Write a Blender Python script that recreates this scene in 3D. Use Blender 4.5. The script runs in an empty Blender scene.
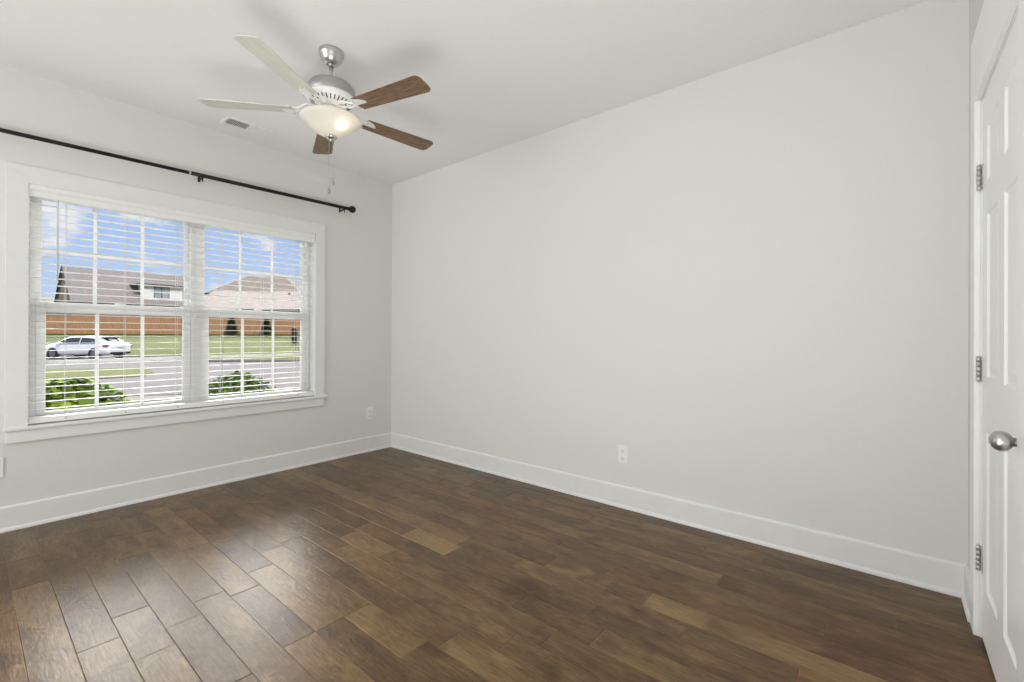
import bpy, bmesh, math, random
from mathutils import Vector, Matrix
random.seed(7)
C = bpy.context.scene.collection
S = bpy.context.scene
PI = math.pi

# ------------------------------------------------------------------ camera
CAM = Vector((-2.8747, -4.0152, 1.1661))
Fw = Vector((0.770725, 0.637166, 0.001513)); Rt = Vector((0.637158, -0.770724, 0.003782)); Up = Vector((-0.003576, 0.00195, 0.999992))
cam = bpy.data.cameras.new('camera'); camo = bpy.data.objects.new('camera', cam); C.objects.link(camo)
m = Matrix.Identity(4)
for i in range(3):
    m[i][0] = Rt[i]; m[i][1] = Up[i]; m[i][2] = -Fw[i]; m[i][3] = CAM[i]
camo.matrix_world = m
cam.sensor_width = 36.0; cam.sensor_fit = 'HORIZONTAL'; cam.lens = 455.094 * 36 / 1024
cam.shift_y = -6.16 / 1024
cam.clip_start = 0.02; cam.clip_end = 500
S.camera = camo

# ------------------------------------------------------------------ view, world, lights
S.view_settings.view_transform = 'Standard'
try: S.view_settings.look = 'None'
except Exception: pass
S.view_settings.gamma = 1.0; S.view_settings.exposure = 0.0; S.view_settings.use_curve_mapping = False
S.cycles.use_denoising = True
S.cycles.max_bounces = 10; S.cycles.diffuse_bounces = 6; S.cycles.transparent_max_bounces = 16
S.cycles.sample_clamp_indirect = 6.0

world = bpy.data.worlds.new('sky'); S.world = world; world.use_nodes = True
nt = world.node_tree; nt.nodes.clear()
def N(nt, t, **k):
    n = nt.nodes.new(t)
    for a, v in k.items():
        if a.startswith('i_'): n.inputs[int(a[2:])].default_value = v
        else: setattr(n, a, v)
    return n
def L(nt, a, b): nt.links.new(a, b)
def Mth(nt, op, a, b=None, c=None):
    n = nt.nodes.new('ShaderNodeMath'); n.operation = op
    for i, v in enumerate((a, b, c)):
        if v is None: continue
        if hasattr(v, 'is_linked') or hasattr(v, 'links'): nt.links.new(v, n.inputs[i])
        else: n.inputs[i].default_value = v
    return n.outputs[0]
def SStep(nt, v, lo, hi):
    n = nt.nodes.new('ShaderNodeMapRange'); n.interpolation_type = 'SMOOTHSTEP'
    nt.links.new(v, n.inputs[0]); n.inputs[1].default_value = lo; n.inputs[2].default_value = hi
    return n.outputs[0]
tc = N(nt, 'ShaderNodeTexCoord'); sep = N(nt, 'ShaderNodeSeparateXYZ'); L(nt, tc.outputs['Generated'], sep.inputs[0])
mp = N(nt, 'ShaderNodeMapping'); L(nt, tc.outputs['Generated'], mp.inputs[0]); mp.inputs['Scale'].default_value = (1, 1, 1.7); mp.inputs['Location'].default_value = (0.35, 0.1, 0.22)
noi = N(nt, 'ShaderNodeTexNoise'); L(nt, mp.outputs[0], noi.inputs['Vector']); noi.inputs['Scale'].default_value = 7.5; noi.inputs['Detail'].default_value = 6; noi.inputs['Roughness'].default_value = .55
cl = SStep(nt, noi.outputs[0], .50, .62)
el = SStep(nt, sep.outputs['Z'], 0.0, 0.32)
blue = N(nt, 'ShaderNodeMix', data_type='RGBA'); L(nt, el, blue.inputs[0]); blue.inputs[6].default_value = (.54, .68, .94, 1); blue.inputs[7].default_value = (.34, .52, .90, 1)
mixc = N(nt, 'ShaderNodeMix', data_type='RGBA'); L(nt, cl, mixc.inputs[0]); L(nt, blue.outputs[2], mixc.inputs[6]); mixc.inputs[7].default_value = (.86, .87, .93, 1)
# bright patch added to the sky above the view, for glare on the floor
sky_boost = Mth(nt, 'MULTIPLY', SStep(nt, sep.outputs['Z'], .27, .36), Mth(nt, 'SUBTRACT', 1.0, SStep(nt, sep.outputs['Z'], .58, .74)))
sky_boost = Mth(nt, 'MULTIPLY', sky_boost, SStep(nt, Mth(nt, 'ADD', Mth(nt, 'MULTIPLY', sep.outputs['X'], .26), Mth(nt, 'MULTIPLY', sep.outputs['Y'], .966)), .66, .78))
SKY_BOOST = 29.0
addc = N(nt, 'ShaderNodeMix', data_type='RGBA'); L(nt, sky_boost, addc.inputs[0]); L(nt, mixc.outputs[2], addc.inputs[6]); addc.inputs[7].default_value = (SKY_BOOST, SKY_BOOST * .98, SKY_BOOST * .97, 1)
bg = N(nt, 'ShaderNodeBackground'); L(nt, addc.outputs[2], bg.inputs[0]); bg.inputs[1].default_value = 1.0
wo = N(nt, 'ShaderNodeOutputWorld'); L(nt, bg.outputs[0], wo.inputs[0])

def light(name, kind, loc, energy, color=(1, 1, 1), rot=None, **k):
    d = bpy.data.lights.new(name, kind); d.energy = energy; d.color = color
    for a, v in k.items(): setattr(d, a, v)
    o = bpy.data.objects.new(name, d); C.objects.link(o); o.location = loc
    if rot: o.rotation_euler = Vector(rot).to_track_quat('-Z', 'Y').to_euler()
    return o
light('sun', 'SUN', (0, -10, 20), 2.9, (1, .96, .9), rot=(.1, .76, -.56), angle=.01)
# added fill light out of frame at the left; no window there
light('side_fill_light', 'AREA', (-5.9, -1.5, 1.4), 80, (.972, .998, 1), rot=(1, .0, .03), shape='RECTANGLE', size=2.2, size_y=1.9)
# added area light below the frame, aimed up to brighten the ceiling
light('ceiling_fill_light', 'AREA', (-2.85, -3.45, .4), 37, (.972, .998, 1), rot=(.3, .35, 1), shape='RECTANGLE', size=1.3, size_y=1.3)

# ------------------------------------------------------------------ materials
def mat(name, col, rough=.5, metal=0, spec=.5, **k):
    mt = bpy.data.materials.new(name); mt.use_nodes = True
    b = mt.node_tree.nodes['Principled BSDF']
    b.inputs['Base Color'].default_value = (*col, 1); b.inputs['Roughness'].default_value = rough
    b.inputs['Metallic'].default_value = metal; b.inputs['Specular IOR Level'].default_value = spec
    for a, v in k.items(): b.inputs[a.replace('_', ' ')].default_value = v
    return mt
def P(mt): return mt.node_tree.nodes['Principled BSDF']
def noisy(mt, c1, c2, scale, stretch=(1, 1, 1), detail=5, bump=0, lo=.35, hi=.65, island=False, coord='Object'):
    nt = mt.node_tree; b = P(mt)
    t = N(nt, 'ShaderNodeTexCoord'); mp = N(nt, 'ShaderNodeMapping'); L(nt, t.outputs[coord], mp.inputs[0]); mp.inputs['Scale'].default_value = stretch
    n = N(nt, 'ShaderNodeTexNoise'); L(nt, mp.outputs[0], n.inputs['Vector']); n.inputs['Scale'].default_value = scale; n.inputs['Detail'].default_value = detail
    f = SStep(nt, n.outputs[0], lo, hi)
    if island:
        g = N(nt, 'ShaderNodeNewGeometry'); f = g.outputs['Random Per Island']
    mx = N(nt, 'ShaderNodeMix', data_type='RGBA'); L(nt, f, mx.inputs[0]); mx.inputs[6].default_value = (*c1, 1); mx.inputs[7].default_value = (*c2, 1)
    L(nt, mx.outputs[2], b.inputs['Base Color'])
    if bump:
        bp = N(nt, 'ShaderNodeBump'); bp.inputs['Strength'].default_value = bump; bp.inputs['Distance'].default_value = .01; L(nt, n.outputs[0], bp.inputs['Height']); L(nt, bp.outputs[0], b.inputs['Normal'])
    return mt
M = {}
M['wall'] = noisy(mat('wall_paint', (.72, .715, .69), .6, spec=.3), (.72, .715, .69), (.73, .725, .70), 60, bump=.008)
M['ceil'] = noisy(mat('ceiling_paint', (.84, .84, .835), .8, spec=.2), (.835, .835, .83), (.85, .85, .845), 90, bump=.04)
M['trim'] = noisy(mat('trim_paint', (.82, .82, .815), .35), (.775, .775, .77), (.79, .79, .785), 14)
M['door'] = noisy(mat('door_paint', (.89, .89, .88), .35), (.885, .885, .875), (.9, .9, .89), 9)
M['vinyl'] = noisy(mat('window_vinyl', (.84, .84, .83), .4), (.76, .76, .75), (.78, .78, .77), 20)
M['blind'] = noisy(mat('blind_white', (.86, .86, .84), .4), (.85, .85, .83), (.87, .87, .85), 30)
M['cord'] = noisy(mat('cord_grey', (.62, .62, .61), .7), (.6, .6, .59), (.66, .66, .65), 200)
M['plastic'] = noisy(mat('white_plastic', (.84, .84, .83), .3), (.83, .83, .82), (.85, .85, .84), 40)
M['slot'] = noisy(mat('dark_slot', (.05, .05, .05), .8), (.04, .04, .04), (.07, .07, .07), 50)
M['duct'] = noisy(mat('duct_metal', (.2, .2, .2), .8), (.17, .17, .17), (.23, .23, .23), 30)
M['black'] = noisy(mat('black_metal', (.01, .009, .008), .45, spec=.25), (.007, .006, .006), (.013, .012, .011), 40)
M['nickel'] = noisy(mat('brushed_nickel', (.56, .55, .53), .32, 1), (.53, .52, .5), (.6, .59, .57), 60, (1, 1, 12))
M['steel'] = noisy(mat('hinge_steel', (.6, .6, .59), .45, .6), (.56, .56, .55), (.64, .64, .63), 80)
M['steeld'] = noisy(mat('hinge_gap_metal', (.3, .3, .295), .6, .3), (.26, .26, .255), (.34, .34, .335), 60)
M['fanwhite'] = noisy(mat('fan_white', (.84, .84, .83), .4), (.83, .83, .82), (.86, .86, .85), 30)
M['fansilver'] = noisy(mat('fan_silver', (.42, .42, .42), .42, .7), (.4, .4, .4), (.45, .45, .45), 60, (1, 1, 8))
M['walnut'] = noisy(mat('walnut', (.2, .1, .05), .38), (.115, .066, .036), (.25, .15, .085), 16, (1.2, 14, 14), bump=.05)
M['pale'] = noisy(mat('pale_window_glare', (.62, .61, .54), .3), (.58, .57, .50), (.66, .65, .58), 10, (1, 10, 10))  # window glare on two fan blades, put into their base colour
# floor planks
fm = mat('hickory_planks', (.12, .08, .05), .36, spec=.5); M['floor'] = fm
nt = fm.node_tree; b = P(fm)
at = N(nt, 'ShaderNodeAttribute', attribute_name='plank'); sp = N(nt, 'ShaderNodeSeparateColor'); L(nt, at.outputs['Color'], sp.inputs[0])
t = N(nt, 'ShaderNodeTexCoord')
cmb = N(nt, 'ShaderNodeCombineXYZ'); L(nt, Mth(nt, 'MULTIPLY', sp.outputs[1], 37.0), cmb.inputs[0]); L(nt, Mth(nt, 'MULTIPLY', sp.outputs[2], 61.0), cmb.inputs[1])
va = N(nt, 'ShaderNodeVectorMath', operation='ADD'); L(nt, t.outputs['Object'], va.inputs[0]); L(nt, cmb.outputs[0], va.inputs[1])
def fnoise(scale, st, det, dist=0):
    mp = N(nt, 'ShaderNodeMapping'); L(nt, va.outputs[0], mp.inputs[0]); mp.inputs['Scale'].default_value = st
    n = N(nt, 'ShaderNodeTexNoise'); L(nt, mp.outputs[0], n.inputs['Vector']); n.inputs['Scale'].default_value = scale; n.inputs['Detail'].default_value = det; n.inputs['Distortion'].default_value = dist
    return n.outputs[0]
fine = fnoise(26, (5, .55, 1), 6, .6); fig = fnoise(3.2, (2.6, .8, 1), 4, 1.2); blot = fnoise(5, (1, 1, 1), 3)
ramp = N(nt, 'ShaderNodeValToRGB'); cr = ramp.color_ramp
cr.elements[0].position = 0; cr.elements[0].color = (.074, .042, .019, 1)
cr.elements[1].position = 1; cr.elements[1].color = (.31, .196, .091, 1)
for pos, col in ((.3, (.125, .074, .032, 1)), (.55, (.184, .114, .050, 1)), (.8, (.24, .152, .068, 1))):
    e = cr.elements.new(pos); e.color = col
tone = Mth(nt, 'ADD', Mth(nt, 'MULTIPLY', sp.outputs[0], .62), Mth(nt, 'MULTIPLY', Mth(nt, 'SUBTRACT', fig, .5), 1.15))
tone = Mth(nt, 'ADD', tone, Mth(nt, 'MULTIPLY', Mth(nt, 'SUBTRACT', fine, .5), .95))
tone = Mth(nt, 'ADD', tone, .14)
L(nt, tone, ramp.inputs[0])
dk = N(nt, 'ShaderNodeMix', data_type='RGBA'); dk.blend_type = 'MULTIPLY'; L(nt, SStep(nt, blot, .56, .70), dk.inputs[0]); L(nt, ramp.outputs[0], dk.inputs[6]); dk.inputs[7].default_value = (.72, .67, .6, 1)
rd = N(nt, 'ShaderNodeMix', data_type='RGBA'); rd.blend_type = 'MULTIPLY'; L(nt, SStep(nt, sp.outputs[2], .55, 1.0), rd.inputs[0]); L(nt, dk.outputs[2], rd.inputs[6]); rd.inputs[7].default_value = (1.12, .97, .88, 1)
L(nt, rd.outputs[2], b.inputs['Base Color'])
scr = fnoise(9, (1.6, 1, 1), 3, 1.5)
hgt = Mth(nt, 'ADD', Mth(nt, 'MULTIPLY', fine, .25), Mth(nt, 'MULTIPLY', scr, 1.0))
bp = N(nt, 'ShaderNodeBump'); bp.inputs['Strength'].default_value = .35; bp.inputs['Distance'].default_value = .006; L(nt, hgt, bp.inputs['Height']); L(nt, bp.outputs[0], b.inputs['Normal'])
b.inputs['Roughness'].default_value = .33; b.inputs['Specular IOR Level'].default_value = .29
# glass pane: thin clear sheet
def glass(name, tint=(1, 1, 1), gl=.05):
    mt = bpy.data.materials.new(name); mt.use_nodes = True; nt = mt.node_tree; nt.nodes.clear()
    tr = N(nt, 'ShaderNodeBsdfTransparent'); tr.inputs[0].default_value = (*tint, 1)
    gs = N(nt, 'ShaderNodeBsdfGlossy'); gs.inputs['Roughness'].default_value = .02
    mx = N(nt, 'ShaderNodeMixShader'); lw = N(nt, 'ShaderNodeLayerWeight'); lw.inputs[0].default_value = .2
    L(nt, Mth(nt, 'MULTIPLY', lw.outputs['Fresnel'], .35), mx.inputs[0]); L(nt, tr.outputs[0], mx.inputs[1]); L(nt, gs.outputs[0], mx.inputs[2])
    o = N(nt, 'ShaderNodeOutputMaterial'); L(nt, mx.outputs[0], o.inputs[0]); return mt
M['glass'] = glass('clear_glass', (.98, .985, .98))
bw = mat('frosted_bowl', (.88, .85, .78), .35); M['bowl'] = noisy(bw, (.88, .87, .83), (.93, .92, .88), 14)
P(bw).inputs['Transmission Weight'].default_value = .0; P(bw).inputs['Subsurface Weight'].default_value = .0
nt = bw.node_tree
tl = N(nt, 'ShaderNodeBsdfTranslucent'); tl.inputs[0].default_value = (.93, .91, .86, 1)
mx = N(nt, 'ShaderNodeMixShader'); mx.inputs[0].default_value = .45
L(nt, P(bw).outputs[0], mx.inputs[1]); L(nt, tl.outputs[0], mx.inputs[2]); L(nt, mx.outputs[0], nt.nodes['Material Output'].inputs[0])
bulbm = mat('lit_bulb', (1, .9, .75), .5); P(bulbm).inputs['Emission Color'].default_value = (1, .9, .74, 1); P(bulbm).inputs['Emission Strength'].default_value = 7; M['bulb'] = bulbm
# outdoors
M['grass'] = noisy(mat('grass', (.2, .3, .07), .9, spec=.1), (.072, .088, .004), (.108, .122, .010), 3.5, bump=.2)
M['concrete'] = noisy(mat('concrete', (.4, .38, .37), .9, spec=.1), (.128, .110, .105), (.153, .133, .127), 1.2)
M['curb'] = noisy(mat('curb_concrete', (.42, .4, .37), .9, spec=.1), (.19, .17, .15), (.225, .205, .18), 3)
M['soil'] = noisy(mat('soil', (.16, .11, .06), .95, spec=.1), (.13, .09, .05), (.2, .14, .08), 6)
M['cedar'] = noisy(mat('cedar', (.45, .2, .09), .8, spec=.2), (.42, .215, .105), (.55, .305, .16), 3.5, (6, 6, .5))
M['roofa'] = noisy(mat('shingle_greybrown', (.27, .22, .2), .9, spec=.1), (.30, .25, .225), (.38, .32, .29), 2.2, (1, 1, 4))
M['roofb'] = noisy(mat('shingle_tan', (.38, .3, .25), .9, spec=.1), (.42, .345, .285), (.50, .42, .355), 2.2, (1, 1, 4))
M['roofc'] = noisy(mat('shingle_brown', (.24, .17, .13), .9, spec=.1), (.29, .225, .18), (.38, .30, .245), 2.2, (1, 1, 4))
M['brick'] = noisy(mat('brick', (.2, .15, .11), .9, spec=.1), (.24, .185, .135), (.34, .265, .2), 9)
M['siding'] = noisy(mat('white_siding', (.62, .61, .58), .8, spec=.2), (.74, .73, .70), (.80, .79, .76), 6, (.5, .5, 6))
M['fascia'] = noisy(mat('dark_fascia', (.03, .03, .03), .7), (.022, .022, .022), (.04, .04, .04), 5)
M['hglass'] = noisy(mat('house_glass', (.3, .33, .35), .15), (.24, .27, .29), (.36, .39, .41), 1)
M['leaf'] = noisy(mat('leaf', (.2, .35, .04), .65, spec=.15), (.07, .13, .014), (.33, .45, .06), 4, island=True)
M['leafd'] = noisy(mat('leaf_dark', (.1, .2, .04), .65, spec=.15), (.07, .13, .025), (.27, .37, .09), 4, island=True)
M['needle'] = noisy(mat('evergreen', (.03, .06, .03), .8), (.02, .045, .02), (.05, .09, .04), 4, island=True)
M['stem'] = noisy(mat('stem_bark', (.1, .07, .04), .9), (.08, .055, .03), (.13, .09, .05), 20)
M['carpaint'] = noisy(mat('white_car_paint', (.78, .78, .79), .3, Coat_Weight=.5), (.84, .84, .83), (.87, .87, .86), 2)
M['carglass'] = noisy(mat('car_glass', (.05, .055, .06), .1), (.04, .045, .05), (.06, .065, .07), 2)
M['tyre'] = noisy(mat('tyre', (.02, .02, .02), .8), (.016, .016, .016), (.028, .028, .028), 12)
M['rim'] = noisy(mat('alloy_rim', (.55, .55, .56), .35, .9), (.2, .2, .205), (.3, .3, .305), 12)
M['tail'] = noisy(mat('tail_lamp', (.35, .02, .02), .25), (.3, .015, .015), (.42, .03, .03), 6)
M['plate'] = noisy(mat('number_plate', (.5, .5, .48), .5), (.46, .46, .44), (.54, .54, .52), 20)

# ------------------------------------------------------------------ helpers
class MB:
    def __init__(s): s.bm = bmesh.new()
    def box(s, x0, x1, y0, y1, z0, z1, bev=0, mtx=None, seg=2):
        r = bmesh.ops.create_cube(s.bm, size=1); vs = r['verts']
        for v in vs: v.co = Vector(((v.co.x + .5) * (x1 - x0) + x0, (v.co.y + .5) * (y1 - y0) + y0, (v.co.z + .5) * (z1 - z0) + z0))
        if bev:
            es = list({e for v in vs for e in v.link_edges})
            q = bmesh.ops.bevel(s.bm, geom=es, offset=bev, segments=seg, affect='EDGES', profile=.5)
            vs = list({v for f in q['faces'] for v in f.verts} | {v for v in vs if v.is_valid})
        if mtx is not None: bmesh.ops.transform(s.bm, matrix=mtx, verts=[v for v in vs if v.is_valid])
        return s
    def lathe(s, prof, mtx=None, n=32, smooth=True):
        rings = []
        for r, h in prof:
            if r < 1e-6: rings.append([s.bm.verts.new((0, 0, h))])
            else: rings.append([s.bm.verts.new((r * math.cos(2 * PI * k / n), r * math.sin(2 * PI * k / n), h)) for k in range(n)])
        for a, b2 in zip(rings, rings[1:]):
            for k in range(n):
                k2 = (k + 1) % n
                if len(a) == 1 and len(b2) == 1: break
                if len(a) == 1: f = s.bm.faces.new((a[0], b2[k2], b2[k]))
                elif len(b2) == 1: f = s.bm.faces.new((a[k], a[k2], b2[0]))
                else: f = s.bm.faces.new((a[k], a[k2], b2[k2], b2[k]))
                f.smooth = smooth
        for ring in (rings[0], rings[-1]):
            if len(ring) > 2: s.bm.faces.new(ring)
        if mtx is not None: bmesh.ops.transform(s.bm, matrix=mtx, verts=[v for r in rings for v in r])
        return s
    def tube(s, pts, r, n=10, closed=False):
        pts = [Vector(q) for q in pts]; rings = []; m_ = len(pts)
        for i, q in enumerate(pts):
            if closed: d = pts[(i + 1) % m_] - pts[i - 1]
            else: d = pts[min(i + 1, m_ - 1)] - pts[max(i - 1, 0)]
            d.normalize(); a = d.cross(Vector((0, 0, 1)) if abs(d.z) < .9 else Vector((1, 0, 0))).normalized(); b2 = d.cross(a)
            rr = r[i] if isinstance(r, (list, tuple)) else r
            rings.append([s.bm.verts.new(q + a * rr * math.cos(2 * PI * k / n) + b2 * rr * math.sin(2 * PI * k / n)) for k in range(n)])
        pr = list(zip(rings, rings[1:])) + ([(rings[-1], rings[0])] if closed else [])
        for a, b2 in pr:
            for k in range(n):
                f = s.bm.faces.new((a[k], a[(k + 1) % n], b2[(k + 1) % n], b2[k])); f.smooth = True
        if not closed: s.bm.faces.new(rings[0][::-1]); s.bm.faces.new(rings[-1])
        return s
    def poly(s, pts, thick=0, direction=None):
        vs = [s.bm.verts.new(q) for q in pts]; f = s.bm.faces.new(vs)
        if thick:
            d = Vector(direction) * thick
            top = [s.bm.verts.new(v.co + d) for v in vs]; s.bm.faces.new(top[::-1]); n = len(vs)
            for k in range(n): s.bm.faces.new((vs[k], vs[(k + 1) % n], top[(k + 1) % n], top[k]))
        return s
    def ball(s, c, r, sub=2):
        q = bmesh.ops.create_icosphere(s.bm, subdivisions=sub, radius=1)
        for v in q['verts']: v.co = Vector((v.co.x * r[0], v.co.y * r[1], v.co.z * r[2])) + Vector(c)
        for f in {f for v in q['verts'] for f in v.link_faces}: f.smooth = True
        return s
    def build(s, name, m_, parent=None, recalc=True):
        if recalc: bmesh.ops.recalc_face_normals(s.bm, faces=s.bm.faces[:])
        me = bpy.data.meshes.new(name); s.bm.to_mesh(me); s.bm.free(); me.materials.append(m_)
        o = bpy.data.objects.new(name, me); C.objects.link(o)
        if parent is not None: o.parent = parent
        return o
def empty(name, loc=(0, 0, 0), rz=0):
    o = bpy.data.objects.new(name, None); C.objects.link(o); o.location = loc; o.rotation_euler = (0, 0, rz); o.empty_display_size = .1; return o
def tag(o, label=None, cat=None, group=None, kind=None):
    if label: o['label'] = label
    if cat: o['category'] = cat
    if group: o['group'] = group
    if kind: o['kind'] = kind
    return o
def kids(o): return list(o.children)
def copy_tree(o, parent=None, loc=None):
    c = o.copy(); C.objects.link(c); c.parent = parent
    if loc is not None: c.location = loc
    for ch in kids(o): copy_tree(ch, c)
    return c
def structure(o, label=None, cat=None): return tag(o, label, cat, kind='structure')

# ------------------------------------------------------------------ room shell
H = 2.74; XL = -6.0; YB = -4.292
# opening of the window (rough) and of the door
WX0, WX1, WZ0, WZ1 = -2.617, -.838, .605, 2.075
b_ = MB()
b_.box(XL, WX0 - .02, 0, .17, 0, H).box(WX1 + .02, .15, 0, .17, 0, H).box(WX0 - .02, WX1 + .02, 0, .17, 0, WZ0 - .03).box(WX0 - .02, WX1 + .02, 0, .17, WZ1 + .02, H)
structure(b_.build('wall_front', M['wall']), 'pale warm grey wall with the wide window in it', 'wall')
structure(MB().box(0, .15, YB - .12, 0, 0, H).build('wall_right', M['wall']), 'long plain pale grey wall with a single outlet', 'wall')
b_ = MB(); DX0, DX1, DZ = -1.116, -.348, 2.088
b_.box(DX1 + .004, 0, YB - .12, YB, 0, H).box(XL, DX0 - .004, YB - .12, YB, 0, H).box(DX0 - .004, DX1 + .004, YB - .12, YB, DZ + .004, H)
structure(b_.build('wall_back', M['wall']), 'narrow strip of pale wall beside the white door', 'wall')
structure(MB().box(XL - .12, XL, YB - .12, .17, 0, H).build('wall_left', M['wall']), 'pale grey wall on the left, out of frame', 'wall')
structure(MB().box(XL - .12, .15, YB - .12, .17, H, H + .1).build('ceiling', M['ceil']), 'flat white ceiling', 'ceiling')
# plank floor
bm = bmesh.new(); lay = bm.loops.layers.color.new('plank'); PW = .124
known = {20: [-1.737], 16: [-2.28], 12: [-2.9], 13: [-2.72, -1.92], 17: [-1.69], 21: [-.95]}
rf = random.Random(11)
for k in range(int(6.0 / PW) + 1):
    x1, x0 = -k * PW, max(-(k + 1) * PW, XL)
    ys = [y for y in known.get(k, [])]
    if not ys: ys = [-.15 - rf.random() * 1.0]
    while min(ys) > YB: ys.append(min(ys) - rf.choice((.38, .52, .68, .85, 1.05, 1.22)))
    while max(ys) < 0: ys.append(max(ys) + rf.choice((.38, .52, .68, .85, 1.05, 1.22)))
    ys = sorted(ys)
    for ya, yb in zip(ys, ys[1:]):
        ya, yb = max(ya, YB - .12), min(yb, 0)
        if yb - ya < .01: continue
        g = .0022; d = .0014; h0 = rf.uniform(-.0004, .0004)
        tone_ = min(1, max(0, rf.gauss(.5, .165))); cc = (tone_, rf.random(), rf.random(), 1)
        o_ = [(x0, ya), (x1, ya), (x1, yb), (x0, yb)]; i_ = [(x0 + g, ya + g), (x1 - g, ya + g), (x1 - g, yb - g), (x0 + g, yb - g)]
        vo = [bm.verts.new((*q, -d)) for q in o_]; vi = [bm.verts.new((*q, h0)) for q in i_]
        fs = [bm.faces.new(vi)] + [bm.faces.new((vo[j], vo[(j + 1) % 4], vi[(j + 1) % 4], vi[j])) for j in range(4)]
        for f in fs:
            for lp in f.loops: lp[lay] = cc
# slab under the boards
vs = [bm.verts.new(q) for q in ((XL, YB - .12, -.02), (0, YB - .12, -.02), (0, 0, -.02), (XL, 0, -.02))]; bm.faces.new(vs)
me = bpy.data.meshes.new('floor'); bm.to_mesh(me); bm.free(); me.materials.append(M['floor'])
fo = bpy.data.objects.new('floor', me); C.objects.link(fo); structure(fo, 'brown hand-scraped hardwood plank floor', 'floor')

# baseboards: board with eased top plus shoe moulding, extruded profile (distance from wall, height)
PROF = [(0, 0), (.024, 0), (.024, .008), (.021, .017), (.014, .022), (.014, .136), (.011, .143), (.005, .147), (0, .147)]
def baseboard(name, a, b2, n, label):
    a, b2, n = Vector((*a, 0)), Vector((*b2, 0)), Vector((*n, 0)); mb = MB()
    A = [mb.bm.verts.new(a + n * d + Vector((0, 0, z))) for d, z in PROF]; B = [mb.bm.verts.new(b2 + n * d + Vector((0, 0, z))) for d, z in PROF]
    k = len(PROF)
    for i in range(k): mb.bm.faces.new((A[i], A[(i + 1) % k], B[(i + 1) % k], B[i]))
    mb.bm.faces.new(A[::-1]); mb.bm.faces.new(B)
    structure(mb.build(name, M['trim']), label, 'baseboard')
baseboard('baseboard_front', (XL, 0), (0, 0), (0, -1), 'white baseboard under the window')
baseboard('baseboard_right', (0, 0), (0, YB), (-1, 0), 'white baseboard along the long plain wall')
baseboard('baseboard_back', (0, YB), (-.243, YB), (0, 1), 'short white baseboard stub beside the door casing')

# ------------------------------------------------------------------ window trim
tr = structure(empty('trim_1', (-1.735, 0, .6)), 'white window casing with stool and apron', 'window trim')
def tp(mb, name, m_): 
    o = mb.build(name, m_, tr); o.location = (1.735, 0, -.6); return o
mb = MB()
CO0, CO1, CT = -2.712, -.747, 2.178
mb.poly([(CO0, 0, .61), (WX0 - .003, 0, .61), (WX0 - .003, 0, WZ1 - .001), (CO0, 0, CT)], .02, (0, -1, 0)); tp(mb, 'side_casing', M['trim'])
mb = MB(); mb.poly([(WX1 + .003, 0, .61), (CO1, 0, .61), (CO1, 0, CT), (WX1 + .003, 0, WZ1 - .001)], .02, (0, -1, 0)); tp(mb, 'side_casing', M['trim'])
mb = MB(); mb.poly([(WX0 - .0026, 0, WZ1 - .001), (WX1 + .0026, 0, WZ1 - .001), (CO1 - .0004, 0, CT), (CO0 + .0004, 0, CT)], .0197, (0, -1, 0)); tp(mb, 'head_casing', M['trim'])
mb = MB(); mb.box(CO0 - .006, CO1 + .028, -.034, .0, WZ0 - .018, WZ0 + .005, .006).box(WX0 - .018, WX1 + .018, -.001, .075, WZ0 - .018, WZ0 + .005); tp(mb, 'stool', M['trim'])
mb = MB(); mb.box(CO0 + .005, CO1 - .002, -.019, 0, .516, WZ0 - .018, .003); tp(mb, 'apron', M['trim'])
mb = MB(); mb.box(WX0 - .018, WX0, 0, .17, WZ0, WZ1 + .018).box(WX1, WX1 + .018, 0, .17, WZ0, WZ1 + .018).box(WX0, WX1, 0, .17, WZ1, WZ1 + .018).box(WX0 - .018, WX1 + .018, .075, .19, WZ0 - .028, WZ0 + .004); tp(mb, 'jamb_liner', M['trim'])

# ------------------------------------------------------------------ twin double hung windows
def sash(x0, x1, z0, z1, y0, y1, stile, top, bot, lab, parent, base):
    e = parent
    f = MB()
    f.box(x0, x0 + stile, y0, y1, z0, z1, .003).box(x1 - stile, x1, y0, y1, z0, z1, .003)
    f.box(x0 + stile, x1 - stile, y0, y1, z1 - top, z1, .003).box(x0 + stile, x1 - stile, y0, y1, z0, z0 + bot, .003)
    fr = f.build(lab, M['vinyl'], e); fr.location = -base
    gx0, gx1, gz0, gz1 = x0 + stile, x1 - stile, z0 + bot, z1 - top; ym = (y0 + y1) / 2
    g = MB().box(gx0, gx1, ym - .002, ym + .002, gz0, gz1).build('pane', M['glass'], fr)
    mu = MB(); w = .0105
    for i in (1, 2):
        xx = gx0 + (gx1 - gx0) * i / 3; mu.box(xx - w, xx + w, ym - .011, ym - .003, gz0, gz1, .002)
    zz = (gz0 + gz1) / 2
    xs = [gx0, gx0 + (gx1 - gx0) / 3, gx0 + (gx1 - gx0) * 2 / 3, gx1]
    for i in range(3): mu.box(xs[i] + (w if i else 0), xs[i + 1] - (w if i < 2 else 0), ym - .0105, ym - .003, zz - w, zz + w, .002)
    mu.build('muntin_grid', M['vinyl'], fr)
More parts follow.
